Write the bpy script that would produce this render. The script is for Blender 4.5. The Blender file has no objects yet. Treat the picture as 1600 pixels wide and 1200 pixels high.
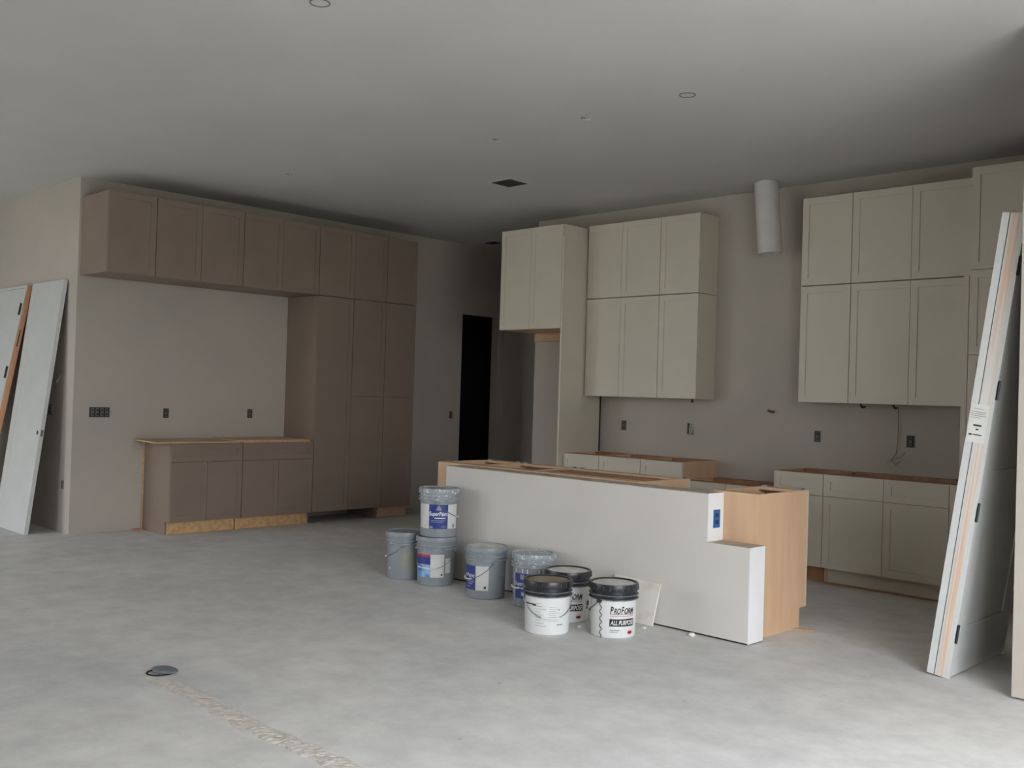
import bpy, bmesh, math, random
from mathutils import Vector, Matrix
from math import sin, cos, pi, radians as R
random.seed(4)
S = bpy.context.scene
COL = S.collection

# ------------------------------------------------------------------ camera
CAM_H = 1.43
YAW, PITCH, ROLL, FPX = R(44.529), R(0.656), R(1.734), 1545.6
fw = Vector((-sin(YAW)*cos(PITCH), cos(YAW)*cos(PITCH), sin(PITCH)))
rt = Vector((cos(YAW), sin(YAW), 0))
up = rt.cross(fw)
rt2 = rt*cos(ROLL) + up*sin(ROLL)
up2 = -rt*sin(ROLL) + up*cos(ROLL)
cd = bpy.data.cameras.new('camera')
cam = bpy.data.objects.new('camera', cd); COL.objects.link(cam)
m = Matrix((rt2, up2, -fw)).transposed().to_4x4(); m.translation = (0, 0, CAM_H)
cam.matrix_world = m
cd.sensor_width = 36; cd.lens = 36*FPX/1600; cd.clip_start = .05
S.camera = cam

# ------------------------------------------------------------------ light
w = bpy.data.worlds.new('overcast_sky'); S.world = w; w.use_nodes = True
bg = w.node_tree.nodes['Background']
bg.inputs[0].default_value = (.925, .957, 1.0, 1)
# overcast sky: zenith three times as bright as the horizon
_nt = w.node_tree; _tc = _nt.nodes.new('ShaderNodeTexCoord'); _sp = _nt.nodes.new('ShaderNodeSeparateXYZ')
_mr = _nt.nodes.new('ShaderNodeMapRange'); _mr.inputs[1].default_value = 0; _mr.inputs[2].default_value = 1
SKY = 4.0
_mr.inputs[3].default_value = SKY/3; _mr.inputs[4].default_value = SKY
_nt.links.new(_tc.outputs['Generated'], _sp.inputs[0]); _nt.links.new(_sp.outputs['Z'], _mr.inputs[0]); _nt.links.new(_mr.outputs[0], bg.inputs[1])
def portal(name, loc, rot, sx, sy):
    l = bpy.data.lights.new(name, 'AREA'); l.shape = 'RECTANGLE'; l.size = sx; l.size_y = sy
    l.cycles.is_portal = True
    o = bpy.data.objects.new(name, l); COL.objects.link(o); o.location = loc; o.rotation_euler = rot
# openings: (rear wall, y = -4) and (east wall, x = 3.5)
REAR = [(-12.0, -10.05, 0.0, 3.05), (-8.6, -7.55, 0.0, 3.05)]
WEST = []; XW = -16.0
EAST = [(0.2, 4.0, 0.0, 3.05)]
YR, XE = -2.6, 1.0
for a, b, c, d in REAR:
    portal('sky_portal', ((a+b)/2, YR-.16, (c+d)/2), (R(90), 0, R(0)), b-a, d-c)
for a, b, c, d in EAST:
    portal('sky_portal', (XE+.16, (a+b)/2, (c+d)/2), (R(90), 0, R(90)), b-a, d-c)
for a, b, c, d in WEST:
    portal('sky_portal', (XW-.16, (a+b)/2, (c+d)/2), (R(90), 0, R(-90)), b-a, d-c)
S.view_settings.view_transform = 'Standard'; S.view_settings.look = 'None'
S.view_settings.gamma = 1; S.view_settings.use_curve_mapping = False
S.view_settings.exposure = 2.4
S.cycles.max_bounces = 16; S.cycles.diffuse_bounces = 10

# ------------------------------------------------------------------ materials
def s2l(c):
    return tuple(((v/255)/12.92 if v/255 < .04045 else ((v/255+.055)/1.055)**2.4) for v in c)
def new_mat(name):
    mt = bpy.data.materials.new(name); mt.use_nodes = True
    nt = mt.node_tree; b = nt.nodes['Principled BSDF']
    return mt, nt, b
def N(nt, t, **kw):
    n = nt.nodes.new(t)
    for k, v in kw.items():
        if k in n.inputs: n.inputs[k].default_value = v
        else: setattr(n, k, v)
    return n
def mat(name, col, rough=.6, col2=None, scale=6, detail=4, stretch=(1, 1, 1), bump=0, bscale=80, metal=0, lo=.35, hi=.65, spec=.5):
    """procedural: two colours mixed by noise, fine noise bump"""
    mt, nt, b = new_mat(name); L = nt.links.new
    c = (*s2l(col), 1); c2 = (*s2l(col2 or [v*.96 for v in col]), 1)
    tc = N(nt, 'ShaderNodeTexCoord'); mp = N(nt, 'ShaderNodeMapping'); mp.inputs['Scale'].default_value = stretch
    L(tc.outputs['Object'], mp.inputs['Vector'])
    no = N(nt, 'ShaderNodeTexNoise', Scale=scale, Detail=detail); L(mp.outputs[0], no.inputs['Vector'])
    rp = N(nt, 'ShaderNodeValToRGB'); rp.color_ramp.elements[0].position = lo; rp.color_ramp.elements[1].position = hi
    rp.color_ramp.elements[0].color = c; rp.color_ramp.elements[1].color = c2
    L(no.outputs['Fac'], rp.inputs[0]); L(rp.outputs[0], b.inputs['Base Color'])
    b.inputs['Roughness'].default_value = rough; b.inputs['Metallic'].default_value = metal
    b.inputs['Specular IOR Level'].default_value = spec
    if bump:
        n2 = N(nt, 'ShaderNodeTexNoise', Scale=bscale, Detail=3); L(tc.outputs['Object'], n2.inputs['Vector'])
        bp = N(nt, 'ShaderNodeBump', Strength=bump, Distance=.01); L(n2.outputs['Fac'], bp.inputs['Height']); L(bp.outputs[0], b.inputs['Normal'])
    return mt

M = {}
M['wall'] = mat('wall_paint', (181, 173, 164), .85, (174, 167, 158), 1.2, bump=.06, bscale=140, spec=.2)
M['ceiling'] = mat('ceiling_paint', (201, 200, 198), .9, (196, 195, 193), 1.0, bump=.08, bscale=120, spec=.2)
M['dark_room'] = mat('shade_darkened_wall', (30, 28, 27), .9)  # darkness of the unlit room put into the wall colour
M['white_cab'] = mat('cream_cabinet_paint', (200, 193, 178), .42, (196, 189, 174), 3)
M['taupe_cab'] = mat('taupe_cabinet_paint', (136, 120, 109), .42, (131, 115, 104), 3)
M['taupe_end'] = mat('taupe_cabinet_paint', (136, 120, 109), .42, (131, 115, 104), 3)
M['maple'] = mat('maple_plywood', (210, 176, 145), .5, (203, 167, 134), 3, 5, (5, 5, .6), bump=.03)
M['maple_h'] = mat('maple_rail', (206, 172, 136), .5, (186, 148, 112), 3.5, 6, (.5, 6, 6), bump=.03)
M['brown_wood'] = mat('reddish_cabinet_interior', (166, 122, 90), .55, (146, 102, 74), 3.5, 6, (6, 6, .6))
M['pine'] = mat('pine_toe_board', (206, 172, 128), .6, (188, 150, 106), 4, 6, (6, .6, 6))
M['ply_top'] = mat('plywood_sheet', (196, 172, 140), .6, (176, 148, 114), 3, 6, (5, .5, 5))
M['drywall'] = mat('primed_drywall', (208, 204, 199), .8, (202, 198, 193), 1.5, bump=.05, bscale=120, spec=.25)
M['drywall_edge'] = mat('dusty_drywall_edge', (188, 178, 165), .9, (165, 150, 134), 9)
M['joint_white'] = mat('white_joint_compound', (226, 226, 226), .8, (218, 218, 218), 4)
M['door_white'] = mat('primed_white_door', (196, 198, 196), .5, (190, 192, 191), 3)
M['jamb_wood'] = mat('raw_jamb_wood', (204, 150, 112), .6, (180, 124, 90), 3, 6, (8, 8, .4))
M['black'] = mat('black_metal', (26, 26, 28), .45)
M['hinge'] = mat('dark_steel_hinge', (66, 70, 80), .4, metal=.7)
M['steel'] = mat('zinc_steel', (150, 156, 162), .35, metal=.8)
M['box_blue'] = mat('blue_plastic_box', (28, 92, 168), .5)
M['socket_dark'] = mat('open_box_interior', (52, 50, 48), .7, (38, 36, 34), 40)
M['socket_ring'] = mat('mud_ring_metal', (120, 122, 122), .5, metal=.5)
M['device'] = mat('grey_device', (112, 108, 104), .5)
M['wire_white'] = mat('white_cable', (200, 196, 188), .5)
M['wire_grey'] = mat('grey_wire', (110, 104, 96), .5)
M['copper'] = mat('copper_stub', (120, 92, 70), .4, metal=.6)
M['grey_pail'] = mat('grey_plastic', (138, 145, 150), .42, (130, 137, 143), 4)
M['pail_white'] = mat('white_plastic', (214, 215, 214), .35, (209, 210, 209), 4)
M['pail_black'] = mat('black_plastic', (40, 41, 46), .32, (32, 33, 37), 10)
M['ring_dark'] = mat('dust_highlight_black_ridge', (118, 120, 126), .45, (70, 72, 78), 30)  # ridge highlight and dust mixed into a paler tone, as below
M['ring_pale'] = mat('dust_highlight_grey_ridge', (176, 182, 186), .45, (140, 147, 152), 30)
M['lid_dust'] = mat('dusty_lid', (214, 212, 206), .7, (186, 182, 174), 14)
M['lid_rust'] = mat('dirty_lid', (150, 138, 122), .7, (120, 92, 68), 9)
M['grey_splash'] = mat('paint_splashed_grey_plastic', (146, 153, 158), .4, (222, 224, 224), 55, 6, lo=.58, hi=.64)
M['offcut'] = mat('dusty_white_board', (222, 219, 211), .8, (188, 172, 152), 5, lo=.55, hi=.8)
M['label_white'] = mat('white_paper_label', (208, 208, 204), .6, (200, 200, 196), 10)
M['label_blue'] = mat('dark_blue_print', (38, 58, 132), .5)
M['label_sky'] = mat('sky_blue_print', (52, 112, 190), .5, (150, 185, 220), 18)
M['label_red'] = mat('red_print', (178, 56, 64), .5)
M['ink_black'] = mat('black_print', (26, 26, 30), .5)
M['ink_grey'] = mat('grey_print', (150, 150, 152), .6)
M['ink_white'] = mat('white_print', (225, 226, 230), .6)
M['stain'] = mat('yellowed_stain', (150, 146, 122), .6, (134, 138, 132), 14)
M['gal'] = mat('painted_duct', (206, 205, 203), .5, (196, 195, 193), 8)
M['plate'] = mat('grey_floor_plate', (150, 160, 168), .35, metal=.6)
M['mortar'] = mat('rough_mortar', (208, 202, 196), .95, (184, 176, 168), 30, 6, bump=.6, bscale=60)
M['crumb'] = mat('plaster_crumb', (226, 224, 218), .9)
M['ground'] = mat('outside_ground', (140, 140, 130), .9)

def streaks():
    """white primer worn through to raw wood in long streaks"""
    mt, nt, b = new_mat('streaky_primed_jamb'); L = nt.links.new
    tc = N(nt, 'ShaderNodeTexCoord'); mp = N(nt, 'ShaderNodeMapping'); mp.inputs['Scale'].default_value = (60, 1, 1.1); L(tc.outputs['Object'], mp.inputs[0])
    n1 = N(nt, 'ShaderNodeTexNoise', Scale=1.0, Detail=4); L(mp.outputs[0], n1.inputs['Vector'])
    r = N(nt, 'ShaderNodeValToRGB'); e = r.color_ramp.elements
    e[0].position = .44; e[0].color = (*s2l((198, 198, 196)), 1); e[1].position = .58; e[1].color = (*s2l((204, 172, 148)), 1)
    L(n1.outputs['Fac'], r.inputs[0]); L(r.outputs[0], b.inputs['Base Color']); b.inputs['Roughness'].default_value = .6
    return mt
M['jamb_streak'] = streaks()
def concrete():
    mt, nt, b = new_mat('raw_concrete'); L = nt.links.new
    tc = N(nt, 'ShaderNodeTexCoord')
    n1 = N(nt, 'ShaderNodeTexNoise', Scale=.55, Detail=6, Roughness=.6, Distortion=.6); L(tc.outputs['Object'], n1.inputs['Vector'])
    r1 = N(nt, 'ShaderNodeValToRGB'); e = r1.color_ramp.elements
    e[0].position = .32; e[0].color = (*s2l((196, 196, 196)), 1); e[1].position = .68; e[1].color = (*s2l((215, 213, 210)), 1)
    L(n1.outputs['Fac'], r1.inputs[0])
    n2 = N(nt, 'ShaderNodeTexNoise', Scale=4.5, Detail=8, Roughness=.7); L(tc.outputs['Object'], n2.inputs['Vector'])
    r2 = N(nt, 'ShaderNodeValToRGB'); e = r2.color_ramp.elements
    e[0].position = .36; e[0].color = (.86, .86, .86, 1); e[1].position = .66; e[1].color = (1.06, 1.06, 1.06, 1)
    L(n2.outputs['Fac'], r2.inputs[0])
    mx = N(nt, 'ShaderNodeMix', data_type='RGBA', blend_type='MULTIPLY'); mx.inputs[0].default_value = 1
    L(r1.outputs[0], mx.inputs[6]); L(r2.outputs[0], mx.inputs[7])
    # white paint flecks, dark specks
    v = N(nt, 'ShaderNodeTexNoise', Scale=9, Detail=2); 
    mp = N(nt, 'ShaderNodeMapping'); mp.inputs['Scale'].default_value = (1, 1.6, 1); L(tc.outputs['Object'], mp.inputs[0]); L(mp.outputs[0], v.inputs['Vector'])
    r3 = N(nt, 'ShaderNodeValToRGB'); e = r3.color_ramp.elements
    e[0].position = .70; e[0].color = (0, 0, 0, 1); e[1].position = .76; e[1].color = (.45, .45, .45, 1); L(v.outputs['Fac'], r3.inputs[0])
    m2 = N(nt, 'ShaderNodeMix', data_type='RGBA'); L(r3.outputs[0], m2.inputs[0]); L(mx.outputs[2], m2.inputs[6]); m2.inputs[7].default_value = (*s2l((212, 211, 208)), 1)
    v2 = N(nt, 'ShaderNodeTexVoronoi', Scale=3.1, Randomness=1.0); L(tc.outputs['Object'], v2.inputs['Vector'])
    r4 = N(nt, 'ShaderNodeValToRGB'); e = r4.color_ramp.elements
    e[0].position = .0; e[0].color = (.6, .6, .6, 1); e[1].position = .045; e[1].color = (0, 0, 0, 1); L(v2.outputs['Distance'], r4.inputs[0])
    m3 = N(nt, 'ShaderNodeMix', data_type='RGBA'); L(r4.outputs[0], m3.inputs[0]); L(m2.outputs[2], m3.inputs[6]); m3.inputs[7].default_value = (*s2l((120, 116, 110)), 1)
    L(m3.outputs[2], b.inputs['Base Color'])
    b.inputs['Roughness'].default_value = .62; b.inputs['Specular IOR Level'].default_value = .35
    bp = N(nt, 'ShaderNodeBump', Strength=.12, Distance=.02); L(n2.outputs['Fac'], bp.inputs['Height']); L(bp.outputs[0], b.inputs['Normal'])
    return mt
M['concrete'] = concrete()

# ------------------------------------------------------------------ mesh helpers
def box(bm, x0, x1, y0, y1, z0, z1):
    v = [bm.verts.new(p) for p in ((x0,y0,z0),(x1,y0,z0),(x1,y1,z0),(x0,y1,z0),(x0,y0,z1),(x1,y0,z1),(x1,y1,z1),(x0,y1,z1))]
    for f in ((0,3,2,1),(4,5,6,7),(0,1,5,4),(1,2,6,5),(2,3,7,6),(3,0,4,7)): bm.faces.new([v[i] for i in f])
    return v
def prism(bm, pts, axis, a, b):
    """polygon pts in the two other axes, extruded along axis from a to b"""
    def P(p, t):
        return {'x': (t, p[0], p[1]), 'y': (p[0], t, p[1]), 'z': (p[0], p[1], t)}[axis]
    A = [bm.verts.new(P(p, a)) for p in pts]; B = [bm.verts.new(P(p, b)) for p in pts]
    bm.faces.new(A); bm.faces.new(B[::-1])
    n = len(pts)
    for i in range(n): bm.faces.new((A[i], B[i], B[(i+1) % n], A[(i+1) % n]))
def lathe(bm, prof, seg=48, cap0=True, cap1=True):
    rings = []
    for r, z in prof:
        rings.append([bm.verts.new((r*cos(2*pi*i/seg), r*sin(2*pi*i/seg), z)) for i in range(seg)])
    for a, b in zip(rings, rings[1:]):
        for i in range(seg):
            j = (i+1) % seg; bm.faces.new((a[i], a[j], b[j], b[i]))
    if cap0: bm.faces.new(rings[0][::-1])
    if cap1: bm.faces.new(rings[-1])
def tube(bm, pts, r, seg=8):
    pts = [Vector(p) for p in pts]; rings = []
    for i, p in enumerate(pts):
        d = (pts[min(i+1, len(pts)-1)] - pts[max(i-1, 0)]).normalized()
        a = d.cross(Vector((0, 0, 1)) if abs(d.z) < .9 else Vector((1, 0, 0))).normalized(); b = d.cross(a)
        rings.append([bm.verts.new(p + r*(a*cos(2*pi*k/seg) + b*sin(2*pi*k/seg))) for k in range(seg)])
    for q, s in zip(rings, rings[1:]):
        for k in range(seg):
            j = (k+1) % seg; bm.faces.new((q[k], q[j], s[j], s[k]))
    bm.faces.new(rings[0][::-1]); bm.faces.new(rings[-1])
def obj(name, bm, mt, parent=None, smooth=False, bevel=0, kind=None, label=None):
    bmesh.ops.recalc_face_normals(bm, faces=bm.faces)
    me = bpy.data.meshes.new(name); bm.to_mesh(me); bm.free()
    me.materials.append(M[mt] if isinstance(mt, str) else mt)
    if smooth:
        me.polygons.foreach_set('use_smooth', [True]*len(me.polygons))
        try: me.set_sharp_from_angle(angle=R(35))
        except Exception: pass
    o = bpy.data.objects.new(name, me); COL.objects.link(o)
    if parent is not None: o.parent = parent
    if bevel:
        bv = o.modifiers.new('bevel', 'BEVEL'); bv.width = bevel; bv.segments = 2; bv.limit_method = 'ANGLE'
    if kind: o['kind'] = kind
    if label: o['label'] = label
    return o
def bx(name, mt, x0, x1, y0, y1, z0, z1, parent=None, **k):
    bm = bmesh.new(); box(bm, x0, x1, y0, y1, z0, z1); return obj(name, bm, mt, parent, **k)
def thing(name, label, cat, loc=(0,0,0), rz=0, group=None, rot=None):
    o = bpy.data.objects.new(name, None); COL.objects.link(o); o.empty_display_size = .1
    o.location = loc; o.rotation_euler = rot or (0, 0, rz); o['label'] = label; o['category'] = cat
    if group: o['group'] = group
    return o
def tag(o, label, cat, group=None):
    o['label'] = label; o['category'] = cat
    if group: o['group'] = group
    return o
def struct(name, mt, boxes):
    bm = bmesh.new()
    for b in boxes: box(bm, *b)
    return obj(name, bm, mt, kind='structure')

# ------------------------------------------------------------------ measured planes
XB, YC, ZC, YK = -9.44, 3.735, 3.366, 7.992
XUF = -8.85; ZT, ZB = 3.174, 2.433

# ------------------------------------------------------------------ setting
struct('floor', 'concrete', [(XW-.14, XE+.14, YR-.14, 10, -.12, 0)])
struct('ceiling', 'ceiling', [(XW-.14, XE+.14, YR-.14, 10, ZC, ZC+.12)])
struct('wall_left', 'wall', [(XW-.14, XB, YC, YC+.12, 0, ZC)])
DY0, DY1, DZ = 8.65, 9.30, 2.467
struct('wall_bar', 'wall', [(XB-.12, XB, YC+.12, DY0, 0, ZC), (XB-.12, XB, DY0, DY1, DZ, ZC), (XB-.12, XB, DY1, 9.42, 0, ZC)])
struct('wall_hall', 'wall', [(XB-.12, -5.5, 9.42, 9.54, 0, ZC)])
struct('wall_hall_end', 'wall', [(-5.5, -5.38, YK+.12, 9.54, 0, ZC)])
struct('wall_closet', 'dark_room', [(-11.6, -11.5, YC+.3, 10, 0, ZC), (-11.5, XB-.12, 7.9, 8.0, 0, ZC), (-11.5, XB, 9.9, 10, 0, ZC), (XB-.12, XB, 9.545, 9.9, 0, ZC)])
struct('wall_kitchen', 'wall', [(-7.519, -1.4, YK, YK+.12, 0, ZC)])
XR, YRW = -1.655, 5.28
struct('wall_right', 'wall', [(XR, XR+.14, YRW, YK, .012, ZC), (XR+.14, XE+.14, YRW, YRW+.14, .012, ZC)])
def wall_with_openings(name, axis, pos, lo, hi, ops):
    """straight wall of thickness .14 with floor-to-head openings"""
    bs = []; c = lo
    def add(a, b, z0, z1):
        if axis == 'y': bs.append((a, b, pos-.14, pos, z0, z1))
        else: bs.append((pos, pos+.14, a, b, z0, z1))
    for a, b, z0, z1 in sorted(ops):
        add(c, a, 0, ZC); add(a, b, z1, ZC)
        if z0 > 0: add(a, b, 0, z0)
        c = b
    add(c, hi, 0, ZC); struct(name, 'wall', bs)
wall_with_openings('wall_rear', 'y', YR, XW-.14, XE+.14, REAR)
wall_with_openings('wall_east', 'x', XE, YR, YRW, EAST)
struct('wall_west', 'wall', [(XW-.14, XW, YR-.14, YC+.12, 0, ZC)])
n = 0
for a, b, z0, z1 in REAR:
    n += 1; fr = [(a, a+.06, YR-.1, YR-.02, z0, z1), (b-.06, b, YR-.1, YR-.02, z0, z1), (a+.06, b-.06, YR-.1, YR-.02, z1-.06, z1), ((a+b)/2-.04, (a+b)/2+.04, YR-.1, YR-.02, z0, z1-.06)]
    struct('trim_%d' % n, 'door_white', fr)  # unseen window frame without glass, left open for daylight
for a, b, z0, z1 in EAST:
    n += 1; fr = [(XE+.02, XE+.1, a, a+.06, z0, z1), (XE+.02, XE+.1, b-.06, b, z0, z1), (XE+.02, XE+.1, a+.06, b-.06, z1-.06, z1), (XE+.02, XE+.1, (a+b)/2-.04, (a+b)/2+.04, z0, z1-.06)]
    struct('trim_%d' % n, 'door_white', fr)
struct('ground', 'ground', [(-60, 60, -60, 60, -.3, -.13)])

# ------------------------------------------------------------------ cabinets
GAP = .0018
def front(kind, parent, x0, x1, z0, z1, mt, mid=None, frame=.057, th=.02, gl=0, gr=0):
    """shaker door / drawer front; local face plane y = 0, thickness to +y"""
    x0 += GAP+gl; x1 -= GAP+gr; z0 += GAP; z1 -= GAP
    fx = min(frame, (x1-x0)*.3); fz = min(frame, (z1-z0)*.3)
    bm = bmesh.new()
    box(bm, x0, x0+fx, 0, th, z0, z1); box(bm, x1-fx, x1, 0, th, z0, z1)
    rails = [(z0, z0+fz), (z1-fz, z1)]
    if mid: rails.insert(1, (mid-fz/2, mid+fz/2))
    for a, b in rails: box(bm, x0+fx, x1-fx, 0, th, a, b)
    f = obj(kind, bm, mt, parent)
    for (a, b), (c, d) in zip(rails, rails[1:]):
        bx('panel', mt, x0+fx, x1-fx, .0075, .016, b, c, f)
    return f
def cabinet(name, label, loc, rz, w, d, z0, z1, fronts, mt, mt_box, mt_side=None, toe=None, open_top=False, group=None, sides_to_floor=False, ends=''):
    """local: x width, y depth (0 = face of doors), z absolute height; fronts = (kind,x0,x1,z0,z1[,mid])"""
    root = thing(name, label, 'cabinet', loc, rz, group)
    t = .018; y0 = .022; bm = bmesh.new(); bs = mt_side or mt_box
    fl = 0 if sides_to_floor else z0
    e = .0008
    # sides
    for s, (a, b) in (('l', (e, t)), ('r', (w-t, w-e))):
        k = bmesh.new()
        if sides_to_floor and z0 > .05:
            prism(k, [(y0+.07, 0), (d, 0), (d, z1), (y0, z1), (y0, z0), (y0+.07, z0)], 'x', a, b)
        else: box(k, a, b, y0, d, fl, z1)
        obj('end_panel' if s in ends else 'side_panel', k, bs if s not in ends else mt, root)
    box(bm, t, w-t, y0, d, z0, z0+t)                     # bottom
    box(bm, t, w-t, d-.01, d, z0+t, z1)                  # back
    if open_top:
        bx('stretcher', mt_box, t, w-t, y0, y0+.09, z1-t, z1, root); bx('stretcher', mt_box, t, w-t, d-.1, d-.0105, z1-.1, z1, root)
    else: box(bm, t, w-t, y0, d-.01, z1-t, z1)
    obj('carcass', bm, mt_box, root)
    for f in fronts: front(f[0], root, f[1], f[2], f[3], f[4], mt, f[5] if len(f) > 5 else None, gl=.0016 if f[1] < .001 else (f[6] if len(f) > 6 else 0), gr=.0016 if f[2] > w-.001 else (f[6] if len(f) > 6 else 0))
    if toe: bx('toe_board', toe[0], toe[1], toe[2], y0+.055, y0+.069, 0.002, z0-.002, root)
    return root

# --- bar wall (front faces +X : local x -> +Y, local y -> -X)
BARZ = R(90)
DB = XUF - XB - .004
ys = [3.757, 4.213, 4.672, 5.127, 5.578, 6.028, 6.492, 6.941, 7.379]
def bar_upper(y0, y1, mids, label, **k):
    c = [0] + [v-y0 for v in mids] + [y1-y0]
    cabinet('wall_cabinet', label, (XUF, y0, 0), BARZ, y1-y0, DB, ZB+.003, ZT, [('door', a, b, ZB+.003, ZT) for a, b in zip(c, c[1:])], 'taupe_cab', 'taupe_cab', group='taupe high cabinets on the bar wall', **k)
bar_upper(ys[0], ys[1], [], 'taupe one-door high cabinet at the left end of the bar wall, its pale side showing', ends='')
bar_upper(ys[1], ys[3], [ys[2]], 'taupe two-door high cabinet, second from the wall corner on the left')
bar_upper(ys[3], ys[5], [ys[4]], 'taupe two-door high cabinet ending above the right end of the bar counter')
bar_upper(ys[5], ys[7], [ys[6]], 'taupe two-door high cabinet on top of the wide tall cupboard')
bar_upper(ys[7], ys[8], [], 'taupe one-door high cabinet on top of the narrow tall cupboard, nearest the hall')
TS, TB = 1.369, .124
def bar_tall(y0, y1, mids, label, toe):
    c = [0] + [v-y0 for v in mids] + [y1-y0]; fr = []
    for a, b in zip(c, c[1:]): fr += [('door', a, b, TS, ZB-.002, None, .0022), ('door', a, b, TB, TS, .705)]
    cabinet('tall_cabinet', label, (XUF, y0, 0), BARZ, y1-y0, DB, TB, ZB-.003, fr, 'taupe_cab', 'taupe_cab', toe=toe, sides_to_floor=True)
bar_tall(ys[5], ys[7], [ys[6]], 'tall taupe four-door cupboard with a dark open void beneath, right of the bar counter', None)
bar_tall(ys[7], ys[8], [], 'tall narrow taupe two-door cupboard on a wooden toe board, nearest the hall', ('maple', .02, .43))
yb = [4.433, 5.19, 6.026]
def bar_base(y0, y1, label, ends, toe):
    ww = y1-y0
    return cabinet('base_cabinet', label, (XUF, y0, 0), BARZ, ww, DB, .123, .876,
        [('drawer', 0, ww, .697, .874), ('door', 0, ww/2, .123, .697), ('door', ww/2, ww, .123, .697)], 'taupe_cab', 'maple', 'taupe_cab', toe, True, sides_to_floor=True, ends=ends)
b0 = bar_base(yb[0], yb[1], 'taupe bar base cabinet with a drawer and two doors, left one with exposed side', 'l', ('pine', .019, .725))
bx('scribe_strip', 'pine', -.007, -.001, DB-.03, DB-.002, .002, .87, b0)
bx('floor_shim', 'jamb_wood', -.10, -.014, DB-.09, DB-.01, .001, .012, b0)
bar_base(yb[1], yb[2], 'taupe bar base cabinet with a drawer and two doors, against the tall cupboard', '', ('pine', -.02, .83))
# loose plywood on the bar counter
bm = bmesh.new(); prism(bm, [(-9.43, 4.33), (-8.83, 4.26), (-8.825, 5.12), (-9.43, 5.16)], 'z', .8775, .892)
tag(obj('plywood_sheet', bm, 'ply_top'), 'loose plywood sheet overhanging the left end of the bar base cabinets', 'plywood')
bm = bmesh.new(); prism(bm, [(-9.43, 5.18), (-8.87, 5.14), (-8.88, 6.0), (-9.43, 6.01)], 'z', .8775, .899)
tag(obj('plywood_sheet', bm, 'maple_h'), 'thicker browner plywood strip on the bar base cabinets against the tall cupboard', 'plywood')

# --- kitchen wall uppers (front faces -Y)
YUF = 7.684; ZUT, ZUS, ZUB = 3.173, 2.429, 1.448
DU = YK - YUF - .004
def kit_upper(x0, x1, mids, z0, z1, label):
    c = [0] + [v-x0 for v in mids] + [x1-x0]
    cabinet('wall_cabinet', label, (x0, YUF, 0), 0, x1-x0, DU, z0, z1, [('door', a, b, z0, z1) for a, b in zip(c, c[1:])], 'white_cab', 'white_cab', group='cream wall cabinets in the kitchen')
xu = [-6.527, -6.091, -5.625, -5.181]; xv = [-4.154, -3.708, -3.216, -2.706]
Z1 = ZUS+.003; Z2 = ZUS-.003
kit_upper(xu[0], xu[2], [xu[1]], Z1, ZUT, 'cream two-door upper-row wall cabinet beside the fridge panel')
kit_upper(xu[2], xu[3], [], Z1, ZUT, 'cream one-door upper-row wall cabinet left of the round duct')
kit_upper(xu[0], xu[2], [xu[1]], ZUB, Z2, 'cream two-door lower-row wall cabinet beside the fridge panel')
kit_upper(xu[2], xu[3], [], ZUB, Z2, 'cream one-door lower-row wall cabinet, left of the bare range wall')
kit_upper(xv[0], xv[1], [], Z1, ZUT, 'cream one-door upper-row wall cabinet right of the round duct')
kit_upper(xv[1], xv[3], [xv[2]], Z1, ZUT, 'cream two-door upper-row wall cabinet beside the pantry')
kit_upper(xv[0], xv[1], [], ZUB, Z2, 'cream one-door lower-row wall cabinet, right of the bare range wall')
kit_upper(xv[1], xv[3], [xv[2]], ZUB, Z2, 'cream two-door lower-row wall cabinet beside the pantry')

# --- fridge cabinet and panel
YFF = 7.336; xf = [-7.43, -6.567]
fc = cabinet('fridge_cabinet', 'deep cream two-door cabinet over the empty fridge space, with a full-height side panel', (xf[0], YFF, 0), 0, xf[1]-xf[0], YK-YFF-.004, 2.114, 3.155,
    [('door', 0, .4315, 2.114, 3.155), ('door', .4315, .863, 2.114, 3.155)], 'white_cab', 'maple', 'white_cab', ends='lr')
bx('top_panel', 'white_cab', 0, .863, .022, YK-YFF-.004, 3.1552, 3.158, fc)
bx('wall_cleat', 'maple_h', -.045, .85, YK-YFF-.06, YK-YFF-.012, 2.03, 2.113, fc, label='bare wooden cleat under the cabinet')
bx('side_panel', 'white_cab', .8645, .8845, 0, YK-YFF-.035, 0, 3.029, fc, label='full-height cream panel down to the floor')
bx('gap_shade_strip', 'black', .868, .8815, YK-YFF-.033, YK-YFF-.008, .88, 1.447, fc, label='dark strip standing for the shade in the gap at the wall')  # black strip added to paint the shade inside the gap

# --- kitchen base
YBF = 7.403; DK = YK-YBF-.004
def kit_base(x0, x1, n, label, mt_side='maple', ztop=.876, toe='white_cab', toex=None, z0=.128, ends='', dr=True):
    w = x1-x0; fr = []
    for i in range(n):
        a, b = w*i/n, w*(i+1)/n
        if dr: fr += [('drawer', a, b, .70, ztop-.002), ('door', a, b, z0, .70)]
        else: fr += [('door', a, b, z0, ztop-.002)]
    return cabinet('base_cabinet', label, (x0, YBF, 0), 0, w, DK, z0, ztop, fr, 'white_cab', 'brown_wood', mt_side, toe and (toe, *(toex or (.019, w-.019))), True, sides_to_floor=True, ends=ends)
kit_base(-6.542, -6.079, 1, 'cream base cabinet touching the tall fridge panel')
kit_base(-6.079, -5.582, 1, 'cream base cabinet in the middle of the three left of the cooktop gap')
kit_base(-5.582, -5.115, 1, 'cream base cabinet with a bare wooden right side, beside the low range cabinet')
kit_base(-5.115, -4.203, 2, 'low cream range cabinet with an open top, set between the taller bases', ztop=.722, dr=False)
kit_base(-4.202, -3.761, 1, 'narrow cream base cabinet under the right wall cabinets, left end of the run', 'maple', toe='brown_wood')
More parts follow.
